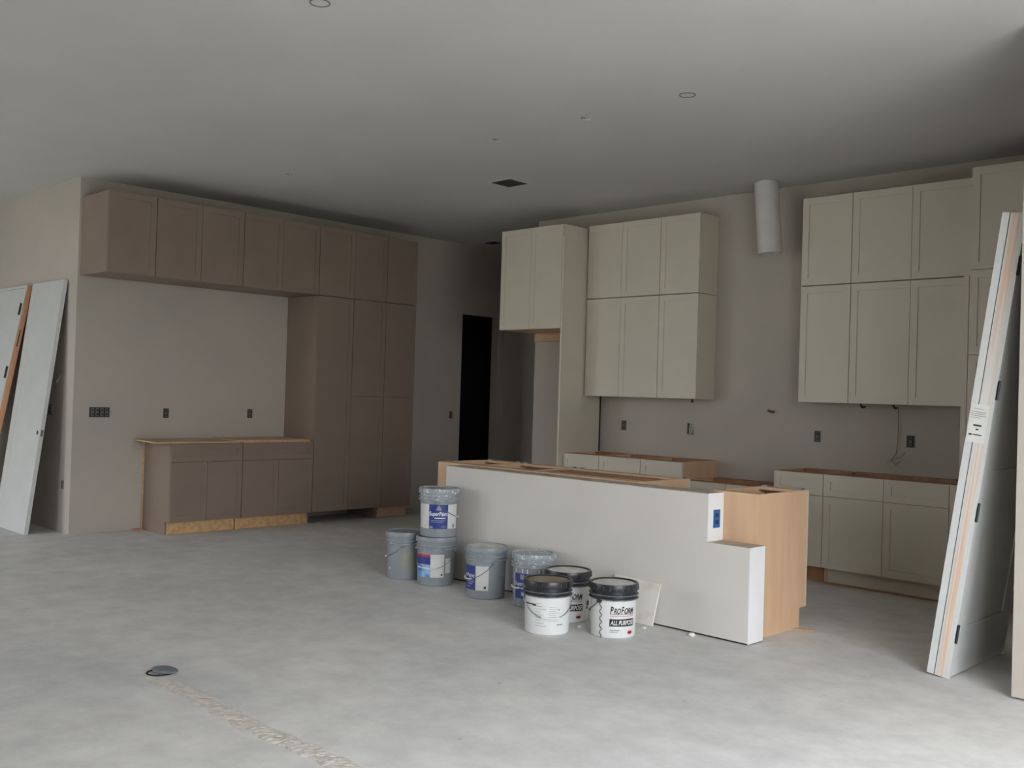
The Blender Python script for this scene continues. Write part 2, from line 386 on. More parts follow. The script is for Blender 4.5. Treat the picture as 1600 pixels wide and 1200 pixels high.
kb = kit_base(-3.761, -2.775, 2, 'wide cream base cabinet with two drawers over two doors, near the pantry', 'maple')
bx('filler_strip', 'white_cab', .9865, 1.055, .002, .02, .128, .874, kb)
bx('floor_shim', 'brown_wood', .0, 1.0, .05, .074, .001, .012, kb)

# --- pantry
px0, px1, YV = -2.664, XR-.006, 7.382
wv = px1-px0
c = [0, wv/2, wv]; fr = []
for a, b in zip(c, c[1:]): fr += [('door', a, b, 2.434, 3.177), ('door', a, b, 1.821, 2.434), ('door', a, b, .128, 1.821)]
pt = cabinet('pantry_cabinet', 'tall cream pantry cupboard in the right corner behind the leaning door', (px0, YV, 0), 0, wv, YK-YV-.004, .128, 3.177, fr, 'white_cab', 'white_cab', toe=('brown_wood', .019, wv-.019), sides_to_floor=True)
bx('end_panel', 'white_cab', -.039, -.001, 0, YK-YV-.004, 0, 2.394, pt)

# ------------------------------------------------------------------ island
YI, YI2, YI3 = 5.154, 5.322, 5.925
xi0, xi1, xi2, zi2, ziw = -5.757, -3.36, -3.064, .574, .868
iw = thing('island_knee_wall', 'long light-grey drywall knee wall of the island with a stepped right end', 'knee wall', ((xi0+xi2)/2, YI, 0))
def kid(name, bm, mt, **k):
    o = obj(name, bm, mt, iw, **k); o.location = -iw.location; return o
bm = bmesh.new(); prism(bm, [(xi0, .012), (xi2-.004, .012), (xi2-.004, zi2-.003), (xi1-.004, zi2-.003), (xi1-.004, ziw-.004), (xi0, ziw-.004)], 'y', YI, YI2); kid('drywall_face', bm, 'drywall')
bm = bmesh.new(); box(bm, xi0+.01, xi2-.02, YI+.014, YI2-.012, 0, .012); kid('base_plate', bm, 'socket_dark')  # dark colour paints the shadow gap under the drywall
bm = bmesh.new(); box(bm, xi0, xi1-.004, YI, YI2, ziw-.004, ziw); kid('top_plate', bm, 'drywall_edge')
bm = bmesh.new(); box(bm, xi1-.004, xi1, YI, YI2, zi2, ziw); kid('corner_board', bm, 'joint_white', label='white taped upper end face')
bm = bmesh.new(); box(bm, xi2-.004, xi2, YI, YI2, .008, zi2); kid('corner_board', bm, 'joint_white', label='white taped lower end face')
bm = bmesh.new(); box(bm, xi1-.004, xi2-.004, YI, YI2, zi2-.003, zi2); kid('step_cap', bm, 'drywall_edge')
bm = bmesh.new(); box(bm, xi1, xi1+.004, YI+.055, YI+.125, .655, .765); ob_ = kid('outlet_box', bm, 'box_blue', label='blue plastic outlet box')
for dz in (.69, .73):
    bm = bmesh.new(); box(bm, xi1+.004, xi1+.006, YI+.075, YI+.105, dz-.012, dz+.012); q = obj('socket', bm, 'socket_dark', ob_)
# island cabinets: doors face the kitchen (+Y): rotate 180
def island_cab(x0, x1, label, ends, n):
    w = x1-x0; fr = []
    for i in range(n):
        a, b = w*i/n, w*(i+1)/n; fr += [('drawer', a, b, .70, .874), ('door', a, b, .125, .70)]
    r = cabinet('island_cabinet', label, (x1, YI3+.02, 0), pi, w, YI3+.02-YI2-.003, .125, .876, fr, 'white_cab', 'maple', 'maple', ('maple', .019, w-.019), True, sides_to_floor=True)
    for sx in (.02, w-.06):
        bx('corner_bracket', 'steel', sx, sx+.04, .03, .07, .8762, .884, r)
    return r
island_cab(-6.05, -5.64, 'open-topped wooden island cabinet at the far left end behind the knee wall', '', 1)
island_cab(-5.638, -5.06, 'open-topped wooden island cabinet, second from the left behind the knee wall', '', 1)
sk = island_cab(-5.058, -4.03, 'wide open-topped island sink cabinet beside the dishwasher gap', '', 2)
bx('top_brace', 'brown_wood', .10, .95, .23, .50, .862, .8755, sk)
island_cab(-3.44, -3.114, 'narrow maple island cabinet with bare end at the right of the knee wall', '', 1)
# drywall offcut leaning on the knee wall
bm = bmesh.new(); prism(bm, [(-4.06, 0), (-3.725, 0), (-3.69, .268), (-4.06, .28)], 'y', -.013, 0)
o = obj('drywall_offcut', bm, 'offcut'); o.location = (0, YI-.034, 0); o.rotation_euler = (R(-7), 0, 0)
tag(o, 'scrap of dusty drywall leaning on the knee wall behind the right white pail', 'drywall scrap')

# ------------------------------------------------------------------ pails
FACE = R(-45)
def on_cyl(rr, ang, z): return (rr*cos(ang), rr*sin(ang), z)
def patch(bm, a0, a1, z0, z1, rf, off, n=None):
    """curved patch on the pail; rf(z) = body radius"""
    n = n or max(2, int(abs(a1-a0)/R(5)))
    lo = []; hi = []
    for i in range(n+1):
        a = a0+(a1-a0)*i/n
        lo.append(bm.verts.new(on_cyl(rf(z0)+off, a, z0))); hi.append(bm.verts.new(on_cyl(rf(z1)+off, a, z1)))
    for i in range(n): bm.faces.new((lo[i], lo[i+1], hi[i+1], hi[i]))
def text_mesh(name, s, size, mt, parent, a0, a1, z, rf, off, shear=.0, bold=.0):
    cu = bpy.data.curves.new(name, 'FONT'); cu.body = s; cu.size = 1; cu.shear = shear; cu.offset = bold
    t = bpy.data.objects.new(name, cu); COL.objects.link(t)
    dg = bpy.context.evaluated_depsgraph_get(); me = bpy.data.meshes.new_from_object(t.evaluated_get(dg))
    bpy.data.objects.remove(t); bpy.data.curves.remove(cu)
    xs = [v.co.x for v in me.vertices]; x0, x1 = min(xs), max(xs)
    yv = [v.co.y for v in me.vertices]; h = max(yv)
    for v in me.vertices:
        a = a0+(a1-a0)*(v.co.x-x0)/(x1-x0); zz = z+size*v.co.y/h
        v.co = on_cyl(rf(zz)+off, a, zz)
    me.materials.append(M[mt]); me.name = name
    o = bpy.data.objects.new(name, me); COL.objects.link(o); o.parent = parent
    return o
def pail(name, label, loc, rb, rt_, h, body, lid, lidtop, zc, group):
    """zc = height where ribbed collar starts"""
    root = thing(name, label, 'bucket', loc, 0, group)
    rf = lambda z: rb+(rt_-rb)*min(z, zc)/zc
    bm = bmesh.new(); k = h-.36
    lathe(bm, [(rb-.006, 0), (rb, .006), (rt_, zc)]); obj('body', bm, body[0], root, True)
    bm = bmesh.new(); z = zc; q = rt_; z2 = z+(h-.042-z)*.55
    lathe(bm, [(q, z), (q+.010, z+.001), (q+.0115, z+.004), (q+.010, z+.008), (q+.002, z+.010), (q+.002, z2-.004), (q+.010, z2-.003), (q+.0115, z2), (q+.010, z2+.004), (q+.002, z2+.006), (q+.002, h-.038)]); cl = obj('collar', bm, body[1], root, True)
    for zz in (z+.004, z2):  # pale edge rings: lit edges and dust painted on the ridges
        bm = bmesh.new(); lathe(bm, [(q+.0105, zz-.0022), (q+.0128, zz-.001), (q+.0128, zz+.0012), (q+.0100, zz+.0042)], cap0=False, cap1=False); obj('ring_edge', bm, 'ring_dark' if body[1] == 'pail_black' else 'ring_pale', cl, True, label='pale ridge with dust and edge highlight in its colour')
    bm = bmesh.new()
    lathe(bm, [(q+.004, h-.040), (q+.013, h-.038), (q+.014, h-.036), (q+.011, h-.008), (q+.0095, h-.001), (q+.006, h), (q-.002, h), (q-.007, h-.009)], cap1=False); lr = obj('lid', bm, lid, root, True)
    bm = bmesh.new(); lathe(bm, [(rt_-.008, h-.0085), (rt_-.03, h-.008), (.02, h-.006)], cap0=True); obj('lid_top', bm, lidtop, lr, True)
    bm = bmesh.new()
    for i in range(24):
        a = 2*pi*i/24
        tube(bm, [on_cyl(rt_+.0132, a, h-.034), on_cyl(rt_+.0112, a, h-.008)], .002, 4)
    obj('lid_rib', bm, lid, lr, kind='stuff')
    return root, rf
def bail(root, rr, z, a_mid, drop, mt='steel'):
    """wire handle hanging in front between two ears at a_mid +-90deg"""
    pts = []
    for i in range(25):
        t = i/24; a = a_mid-R(88)+R(176)*t
        pts.append(on_cyl(rr+.006 if .06 < t < .94 else rr+.012, a, z-drop*sin(pi*t)**.75))
    bm = bmesh.new(); tube(bm, pts, .0024, 6); h = obj('handle', bm, mt, root, True)
    g = pts[9:16]; bm = bmesh.new(); tube(bm, g, .0062, 8); obj('grip', bm, mt if mt != 'steel' else 'pail_white', h, True)
    for s in (-1, 1):
        p = on_cyl(rr+.009, a_mid+s*R(88), z); bm = bmesh.new()
        box(bm, p[0]-.012, p[0]+.012, p[1]-.012, p[1]+.012, z-.012, z+.012); obj('handle_ear', bm, 'grey_pail' if mt == 'steel' else 'pail_black', root, bevel=.004)

GP = 'grey five-gallon paint pails beside the island'
def grey_pail(loc, label, body='grey_pail', collar='grey_pail', lid='grey_pail', top='grey_pail'):
    return pail('paint_pail', label, loc, .136, .142, .36, (body, collar), lid, top, .268, GP)
# 1: back left, no label
r, rf = grey_pail((-5.945, 4.92, 0), 'plain grey paint pail with a yellowed stain and no label, leftmost')
bm = bmesh.new(); patch(bm, FACE+R(-5), FACE+R(38), .06, .215, rf, .0008); obj('stain', bm, 'stain', r)
for a, z, s in ((-52, .075, .024), (45, .12, .02), (-46, .268, .02)):
    bm = bmesh.new(); patch(bm, FACE+R(a), FACE+R(a+6), z, z+s*.7, rf, .0012 if z < .25 else .008); obj('paint_splash', bm, 'ink_white', r)
bail(r, .142, .262, FACE-R(90), .10)
# 2: under the stack
S2 = (-5.613, 4.947, 0)
r, rf = grey_pail(S2, 'grey paint pail with a red-topped sky-blue label, bottom of the stack')
bm = bmesh.new(); patch(bm, FACE+R(-74), FACE+R(29), .065, .235, rf, .0008); lb = obj('paper_label', bm, 'label_white', r)
bm = bmesh.new(); patch(bm, FACE+R(-73.5), FACE+R(-13), .066, .215, rf, .0016); obj('blue_print', bm, 'label_sky', lb)
bm = bmesh.new(); patch(bm, FACE+R(-73.5), FACE+R(-13), .160, .215, rf, .002); obj('blue_print', bm, 'label_blue', lb)
bm = bmesh.new(); patch(bm, FACE+R(-73.5), FACE+R(-13), .215, .234, rf, .0018); obj('red_band', bm, 'label_red', lb)
bm = bmesh.new(); patch(bm, FACE+R(-66), FACE+R(-16), .128, .138, rf, .0025); obj('white_band', bm, 'ink_white', lb)
bm = bmesh.new(); patch(bm, FACE+R(20), FACE+R(25), .08, .092, rf, .0016); obj('code_mark', bm, 'ink_black', lb)
bm = bmesh.new(); patch(bm, FACE+R(34), FACE+R(54), .095, .205, rf, .0008); obj('paper_label', bm, 'label_white', r)
bail(r, .142, .258, FACE+R(-15), .13)
# 3: on top of it, blue label with the paint name
r, rf = grey_pail((S2[0]+.012, S2[1]+.004, .3605), 'grey paint pail with a wide white and dark blue label, top of the stack', collar='grey_splash', lid='grey_splash', top='grey_splash')
bm = bmesh.new(); patch(bm, FACE+R(-68), FACE+R(72), .066, .245, rf, .0008); lb = obj('paper_label', bm, 'label_white', r)
bm = bmesh.new(); patch(bm, FACE+R(-27), FACE+R(32), .066, .245, rf, .0016); obj('blue_print', bm, 'label_blue', lb)
text_mesh('paint_name', 'SuperPaint', .030, 'ink_white', lb, FACE+R(-26), FACE+R(31), .163, rf, .0026, .1, .02)
bm = bmesh.new(); patch(bm, FACE+R(-9), FACE+R(24), .141, .149, rf, .0024); obj('white_band', bm, 'ink_white', lb)
# emblem: pale can-and-globe shape above the name
bm = bmesh.new(); patch(bm, FACE+R(-4), FACE+R(12), .203, .215, rf, .0024); patch(bm, FACE+R(-1.5), FACE+R(9.5), .215, .232, rf, .0024); patch(bm, FACE+R(1.5), FACE+R(6), .232, .243, rf, .0024); obj('emblem', bm, 'ink_grey', lb)
for z, a0, a1 in ((.125, -20, 24), (.115, -20, 16), (.08, 12, 28)):
    bm = bmesh.new(); patch(bm, FACE+R(a0), FACE+R(a1), z, z+.004, rf, .0024); obj('fine_print', bm, 'ink_grey', lb)
bm = bmesh.new(); patch(bm, FACE+R(-25), FACE+R(-14), .07, .085, rf, .0024); obj('white_mark', bm, 'ink_grey', lb)
bm = bmesh.new(); patch(bm, FACE+R(52), FACE+R(57), .075, .1, rf, .0016); obj('code_mark', bm, 'ink_black', lb)
bail(r, .142, .258, FACE+R(88), .11)
# 4
r, rf = grey_pail((-5.044, 4.921, 0), 'grey paint pail with a narrow blue and white label, standing alone in the middle', top='lid_dust')
bm = bmesh.new(); patch(bm, FACE+R(-62), FACE+R(9), .062, .232, rf, .0008); lb = obj('paper_label', bm, 'label_white', r)
bm = bmesh.new(); patch(bm, FACE+R(-100), FACE+R(-30), .062, .232, rf, .0016); obj('blue_print', bm, 'label_blue', lb)
text_mesh('paint_name', 'SuperPaint', .027, 'ink_white', lb, FACE+R(-98), FACE+R(-33), .15, rf, .0026, .1, .01)
for z, a0, a1 in ((.128, -58, -36), (.115, -62, -34), (.10, -58, -40), (.08, -64, -50)):
    bm = bmesh.new(); patch(bm, FACE+R(a0), FACE+R(a1), z, z+.006, rf, .0024); obj('fine_print', bm, 'ink_grey', lb)
bm = bmesh.new(); patch(bm, FACE+R(-4), FACE+R(2), .075, .092, rf, .0016); obj('code_mark', bm, 'ink_black', lb)
bail(r, .142, .262, FACE-R(65), .13)
# 5
r, rf = grey_pail((-4.632, 4.975, 0), 'grey paint pail splashed with white paint, behind the white pails', 'grey_pail', 'grey_splash', 'grey_splash', 'grey_splash')
bm = bmesh.new(); patch(bm, FACE+R(-66), FACE+R(60), .062, .232, rf, .0008); lb = obj('paper_label', bm, 'label_white', r)
bm = bmesh.new(); patch(bm, FACE+R(-62), FACE+R(-5), .062, .232, rf, .0016); obj('blue_print', bm, 'label_blue', lb)
text_mesh('paint_name', 'SuperPaint', .027, 'ink_white', lb, FACE+R(-60), FACE+R(-8), .15, rf, .0026, .1, .01)
bm = bmesh.new(); patch(bm, FACE+R(-40), FACE+R(-28), .19, .225, rf, .0024); obj('emblem', bm, 'ink_grey', lb)
bm = bmesh.new(); patch(bm, FACE+R(-40), FACE+R(-15), .127, .136, rf, .0024); obj('white_band', bm, 'ink_white', lb)
bail(r, .142, .258, FACE-R(62), .13)
for a, z0, z1 in ((-60, .21, .262), (-35, .235, .262), (-20, .18, .262), (12, .225, .262), (25, .2, .262)):
    bm = bmesh.new(); patch(bm, FACE+R(a), FACE+R(a+3), z0, z1, rf, .001, 2); obj('paint_drip', bm, 'ink_white', r)

GW = 'white pails of joint compound with black lids'
HW, ZW = .318, .225
def white_pail(loc, label, top):
    return pail('compound_pail', label, loc, .135, .139, HW, ('pail_white', 'pail_black'), 'pail_black', top, ZW, GW)
def compound_print(r, rf, c):
    """c = centre angle offset (deg) of the printed block"""
    a0, a1 = FACE+R(c-33), FACE+R(c+33)
    pr = bmesh.new(); patch(pr, a0+R(.5), a1, .143, .1465, rf, .0012); u = obj('print', pr, 'label_red', r)
    big = text_mesh('print_name', 'P', .042, 'ink_black', u, a0, a0+R(8.5), .150, rf, .0014, .25, .03)
    text_mesh('print_name', 'RO', .033, 'ink_black', u, a0+R(9), a0+R(27), .150, rf, .0014, .25, .03)
    text_mesh('print_name', 'F', .042, 'ink_black', u, a0+R(27.8), a0+R(35.5), .150, rf, .0014, .25, .03)
    text_mesh('print_name', 'ORM', .033, 'ink_black', u, a0+R(36), a1, .150, rf, .0014, .25, .03)
    bm = bmesh.new(); patch(bm, a0, a1, .132, .136, rf, .0012); obj('fine_print', bm, 'ink_grey', u)
    bm = bmesh.new(); patch(bm, a0-R(1), a1+R(1), .074, .118, rf, .0012); obj('print_band', bm, 'ink_black', u)
    text_mesh('print_name', 'ALL PURPOSE', .027, 'ink_white', u, a0+R(1), a1-R(.5), .083, rf, .002, .25, .018)
    bm = bmesh.new(); patch(bm, a0, a0+R(26), .048, .053, rf, .0012); patch(bm, a0, a0+R(20), .038, .041, rf, .0012); obj('fine_print', bm, 'ink_grey', u)
    # red oval emblem
    bm = bmesh.new(); ac, zc = a1-R(11), .036
    vs = [bm.verts.new(on_cyl(rf(zc)+.0014, ac+R(8)*cos(2*pi*i/16), zc+.011*sin(2*pi*i/16))) for i in range(16)]; bm.faces.new(vs); obj('emblem', bm, 'label_red', u)
    bm = bmesh.new(); patch(bm, ac-R(4.5), ac+R(4.5), zc-.003, zc+.003, rf, .002); obj('emblem_bar', bm, 'ink_black', u)
    bm = bmesh.new(); pts = [on_cyl(rf(z)+.0015, a0-R(25)+R(3)*sin(z*150), z) for z in [i*.228/40+.001 for i in range(40)]]
    tube(bm, pts, .0022, 5); obj('wavy_line', bm, 'ink_black', u)
# 6 front left, back of pail to the camera
r, rf = white_pail((-4.069, 4.503, 0), 'white compound pail with a brown dirty lid, front left, small print facing', 'lid_rust')
bm = bmesh.new()
for i in range(9): patch(bm, FACE+R(-34), FACE+R(-5-(i % 3)*7), .055+i*.0165, .058+i*.0165, rf, .0012)
for i in range(8): patch(bm, FACE+R(2), FACE+R(28-(i % 2)*8), .085+i*.012, .087+i*.012, rf, .0012)
obj('fine_print', bm, 'ink_grey', r, kind='stuff')
bm = bmesh.new(); patch(bm, FACE+R(-70), FACE+R(-34), .176, .184, rf, .0012); patch(bm, FACE+R(-42), FACE+R(-32), .172, .182, rf, .0014); obj('print_mark', bm, 'ink_black', r)
bm = bmesh.new(); patch(bm, FACE+R(22), FACE+R(40), .06, .068, rf, .0012); patch(bm, FACE+R(26), FACE+R(30), .15, .158, rf, .0012); obj('print_mark', bm, 'ink_grey', r)
bail(r, .139, .222, FACE+R(5), .12)
# 7 behind
r, rf = white_pail((-4.211, 4.853, 0), 'white compound pail with a dusty lid, half hidden behind the other two', 'lid_dust')
compound_print(r, rf, 6)
bm = bmesh.new(); patch(bm, FACE+R(58), FACE+R(75), .10, .13, rf, .0012); obj('print_mark', bm, 'ink_black', r)
bm = bmesh.new(); patch(bm, FACE+R(56), FACE+R(70), .08, .095, rf, .0012); obj('print_mark', bm, 'label_red', r)
bail(r, .139, .232, FACE+R(180), .09, 'pail_black')
# 8 right
r, rf = white_pail((-3.762, 4.761, 0), 'white compound pail with a black wavy line, rightmost of all the pails', 'lid_dust')
compound_print(r, rf, 19)
bail(r, .139, .222, FACE+R(-130), .09, 'pail_black')

# ------------------------------------------------------------------ leaning doors
def frame_axes(o, origin, x, y, z):
    mm = Matrix((x, y, z)).transposed().to_4x4(); mm.translation = origin; o.matrix_world = mm
# right: pre-hung door unit leaning on wall_right; local x = across the jamb (+X side), y = into the depth, z = up the jamb
Bp = Vector((-2.0, 5.39, 0.0)); Tp = Vector((-1.672, 5.39, 2.437))
vz = (Tp-Bp).normalized(); vy = Vector((0, 1, 0)); vx = vy.cross(vz)
LJ = 2.458; WJ = .117
dr = thing('prehung_door', 'white prehung door leaning on the right wall, its raw jamb edge facing us', 'door')
frame_axes(dr, Bp, vx, vy, vz)
bm = bmesh.new(); box(bm, -WJ, -WJ+.036, 0, .02, 0, LJ); box(bm, -WJ+.036, -WJ+.041, .006, .02, 0, LJ); box(bm, -WJ+.041, 0, 0.001, .02, 0, LJ)
jb = obj('side_jamb', bm, 'door_white', dr)
bx('bare_wood', 'jamb_streak', -WJ+.050, -WJ+.098, .0002, .0012, 0.0, LJ-.0, jb, label='unpainted streaks of raw wood')
bx('groove', 'hinge', -WJ+.0362, -WJ+.0408, .0045, .006, 0, LJ, jb)
bm = bmesh.new(); box(bm, -WJ, 0, .02, .82, LJ-.02, LJ); obj('head_jamb', bm, 'door_white', dr)
bm = bmesh.new(); box(bm, -WJ, 0, .82, .84, 0, LJ); obj('side_jamb', bm, 'door_white', dr)
bm = bmesh.new(); box(bm, -WJ+.02, -.045, .02, .032, 0, LJ-.02); box(bm, -WJ+.02, -.045, .808, .82, 0, LJ-.02); obj('door_stop', bm, 'door_white', dr)
# slab flush with the +x side, shaker panels
sl = bmesh.new(); y0, y1, z0, z1 = .024, .816, .008, LJ-.024
rails = [(z0, .27), (1.0, 1.12), (z1-.115, z1)]
box(sl, -.038, -.002, y0, y0+.115, z0, z1); box(sl, -.038, -.002, y1-.115, y1, z0, z1)
for a, b in rails: box(sl, -.038, -.002, y0+.115, y1-.115, a, b)
sb = obj('door_slab', sl, 'door_white', dr)
for (a, b), (c, d) in zip(rails, rails[1:]): bx('panel', 'door_white', -.03, -.010, y0+.115, y1-.115, b, c, sb)
for z in (.245, .90, 1.545, 2.19):
    bm = bmesh.new(); box(bm, -.003, .0015, .001, .0225, z-.05, z+.05); tube(bm, [(.0055, .008, z-.05), (.0055, .008, z+.05)], .0055, 8); obj('hinge', bm, 'hinge', dr)
lbm = bmesh.new(); box(lbm, -WJ+.004, -.018, -.003, -.001, 1.26, 1.46); lb = obj('paper_label', lbm, 'label_white', jb)
for z, a, b, t in ((1.435, .02, .07, .003), (1.418, .01, .085, .004), (1.408, .01, .08, .004), (1.398, .012, .09, .004), (1.388, .012, .06, .003), (1.345, .03, .072, .009), (1.325, .045, .06, .007), (1.295, .014, .03, .009), (1.298, .034, .08, .005)):
    bx('fine_print', 'ink_grey' if z > 1.36 else 'ink_black', -WJ+a, -WJ+b, -.0036, -.003, z, z+t, lb)

# left: flat door slab leaning on wall_left; local x = to the right along the wall, y = into the wall, z = up
def lean(o, right_x, y_bot, y_top, length):
    zt = math.sqrt(length**2-(y_top-y_bot)**2)
    vz = Vector((0, y_top-y_bot, zt)).normalized(); vx = Vector((1, 0, 0)); frame_axes(o, Vector((right_x, y_bot, .0)), vx, vz.cross(vx), vz)
ds = thing('door_slab', 'plain white door slab leaning nearest the wall corner on the left', 'door')
lean(ds, -9.645, 3.41, 3.692, 2.42)
def left_slab(parent, x0, x1, L, latch):
    bm = bmesh.new(); rl = [(0, .27), (L-.115, L)]
    box(bm, x0, x0+.115, 0, .036, 0, L); box(bm, x1-.115, x1, 0, .036, 0, L)
    for a, b in rl: box(bm, x0+.115, x1-.115, 0, .036, a, b)
    f = obj('frame', bm, 'door_white', parent); bx('panel', 'door_white', x0+.115, x1-.115, .0025, .03, .27, L-.115, f)
    return f
left_slab(ds, -.80, 0, 2.42, True)
for x in (-.062,):
    bm = bmesh.new(); vs = [(x+.021*cos(t*pi/8), .95+.021*sin(t*pi/8)) for t in range(16)]; prism(bm, vs, 'y', -.0012, .001); obj('lockset_hole', bm, 'socket_dark', ds)
bx('latch_plate', 'copper', -.001, .0015, .008, .028, .92, .98, ds)
pd = thing('prehung_door', 'white prehung door with black hinges leaning at the far left edge', 'door')
lean(pd, -10.50, 3.245, 3.66, 2.43)
sb = left_slab(pd, -.86, -.027, 2.40, False)
bx('side_jamb', 'jamb_wood', -.018, 0, .004, .056, 0, 2.43, pd, label='raw orange-brown wooden jamb')
bx('jamb_edge', 'door_white', -.022, .0005, -.003, .004, 0, 2.43, pd)
bx('head_jamb', 'door_white', -.86, -.022, -.001, .056, 2.403, 2.43, pd)
for z in (.25, .9, 1.53, 2.18): bm = bmesh.new(); box(bm, -.062, -.018, -.007, .0, z-.055, z+.055); tube(bm, [(-.03, -.010, z-.06), (-.03, -.010, z+.06)], .011, 8); obj('hinge', bm, 'black', pd)
bx('strike_slot', 'socket_dark', -.002, .001, .022, .032, 1.80, 1.97, pd)

# ------------------------------------------------------------------ wall boxes
def wallbox(label, pos, axis, gangs=1, wires=False, group='open electrical boxes on the walls', mt='socket_ring', sz=(.058, .098)):
    """axis 'y' = box on a wall facing -Y ; 'x' = facing +X"""
    rz = 0 if axis == 'y' else R(90)
    r = thing('outlet_box', label, 'outlet box', pos, rz, group)
    w = sz[0]+.046*(gangs-1); h = sz[1]
    bm = bmesh.new(); t = .004
    for a, b, c, d in ((-w/2, w/2, h/2-t, h/2), (-w/2, w/2, -h/2, -h/2+t), (-w/2, -w/2+t, -h/2+t, h/2-t), (w/2-t, w/2, -h/2+t, h/2-t)): box(bm, a, b, -.006, -.0005, c, d)
    obj('mud_ring', bm, mt, r)
    bx('box_interior', 'socket_dark', -w/2+t, w/2-t, -.002, -.0005, -h/2+t, h/2-t, r)
    for g in range(gangs):
        cx = (g-(gangs-1)/2)*.046
        d = bx('device', 'device', cx-.014, cx+.014, -.009, -.002, -.036, .036, r, bevel=.002)
        for s in (-1, 1): bx('socket_face', 'socket_dark', cx-.009, cx+.009, -.0105, -.009, s*.018-.011, s*.018+.011, d)
        bm = bmesh.new(); pts = [(cx+.012*sin(k*1.7+g), -.010-.004*cos(k*2.3), -.04+.08*k/9) for k in range(10)]; tube(bm, pts, .0022, 5); obj('wire', bm, 'wire_grey', r)
    if wires:
        bm = bmesh.new()
        for j in range(5): tube(bm, [(.02+.02*sin(k*.9+j*1.3), -.012-.006*k/8, .06-.012*k+.012*cos(k*1.4+j)) for k in range(10)], .0026, 5)
        obj('loose_wires', bm, 'wire_white', r)
    return r
WX = XB
wallbox('row of four open switch boxes on the bar wall, left of the bar counter', (WX, 3.985, 1.15), 'x', 4)
wallbox('single outlet box above the left end of the bar counter', (WX, 4.654, 1.145), 'x')
wallbox('single outlet box above the right bar base cabinet', (WX, 5.60, 1.15), 'x')
wallbox('small switch box on the wall beside the dark doorway', (WX, 8.492, 1.158), 'x', sz=(.05, .09))
wallbox('two open switch boxes half hidden behind the leaning door slab', (-9.97, YC, 1.154), 'y', 2)
wallbox('low outlet box near the floor by the wall corner on the left', (-9.615, YC, .455), 'y', sz=(.045, .08))
wallbox('outlet box on the backsplash wall just right of the fridge panel', (-6.244, YK, 1.16), 'y')
wallbox('outlet box with a tangle of loose wires under the left wall cabinets', (-5.44, YK, 1.16), 'y', wires=True, sz=(.066, .11))
wallbox('outlet box over the narrow right base cabinet', (-4.123, YK, 1.153), 'y')
wallbox('outlet box nearest the pantry, over the wide base cabinet', (-3.311, YK, 1.153), 'y', sz=(.068, .1))
# capped pipe stub on the range wall
bm = bmesh.new(); tube(bm, [(-4.59, YK-.001, 1.362), (-4.59, YK-.035, 1.362), (-4.575, YK-.045, 1.358), (-4.52, YK-.05, 1.352)], .008, 8)
tag(obj('pipe_stub', bm, 'copper', smooth=True), 'short bent pipe stub sticking out of the bare range wall', 'pipe')
def wirething(pts_list, label, mt='wire_grey', r=.003, cat='wire', name='loose_wire', group=None):
    bm = bmesh.new()
    for p in pts_list: tube(bm, p, r, 5)
    return tag(obj(name, bm, mt, smooth=True), label, cat, group)
wirething([[(-3.40, YK-.05, 1.445), (-3.402, YK-.03, 1.3), (-3.41, YK-.02, 1.15), (-3.42, YK-.02, 1.05), (-3.46, YK-.03, .985), (-3.50, YK-.03, .97)],
           [(-3.42, YK-.022, 1.05), (-3.44, YK-.05, 1.0), (-3.37, YK-.05, 1.02), (-3.34, YK-.04, 1.06)], [(-3.45, YK-.03, .99), (-3.41, YK-.05, .96), (-3.38, YK-.03, .99)]],
          'thin cable hanging from the right wall cabinet, frayed above the base', r=.0024)
wirething([[(-9.80, YC-.002, 1.44), (-9.79, YC-.03, 1.42), (-9.74, YC-.04, 1.43), (-9.71, YC-.02, 1.49), (-9.68, YC-.015, 1.50)]], 'thin pale wire poking from the wall behind the leaning door slab', 'wire_white', .0028)
for x, sz, lab in ((-5.32, .03, 'dark cable stub under the left wall cabinets'), (-3.66, .045, 'larger dark cable stub under the right wall cabinets, beside the bare wall'), (-3.385, .03, 'small dark cable stub under the right wall cabinets, towards the pantry')):
    bm = bmesh.new(); tube(bm, [(x-.02, YUF+.18, ZUB-.001), (x-.01, YUF+.16, ZUB-.015), (x+.012, YUF+.13, ZUB-.03), (x+sz, YUF+.12, ZUB-.026)], .008, 7)
    tag(obj('cable_stub', bm, 'black', smooth=True), lab, 'cable')
# shade in the gap behind the fridge panel is drawn by a black strip
# ------------------------------------------------------------------ duct
bm = bmesh.new(); a = Vector((-4.521, 7.70, ZC-.002)); b = Vector((-4.470, 7.71, 2.735)); rr = .104
d = (b-a).normalized(); e1 = d.cross(Vector((0, 1, 0))).normalized(); e2 = d.cross(e1); ring = []
for rad, t in ((rr, 0), (rr, 1), (rr-.004, 1), (rr-.004, .25)):
    ring.append([bm.verts.new(a.lerp(b, t)+rad*(e1*cos(2*pi*i/40)+e2*sin(2*pi*i/40))) for i in range(40)])
for p, q in zip(ring, ring[1:]):
    for i in range(40): bm.faces.new((p[i], p[(i+1) % 40], q[(i+1) % 40], q[i]))
bm.faces.new(ring[-1]); dt = obj('range_hood_duct', bm, 'gal', smooth=True); tag(dt, 'white round exhaust duct hanging open from the ceiling above the range wall', 'duct')

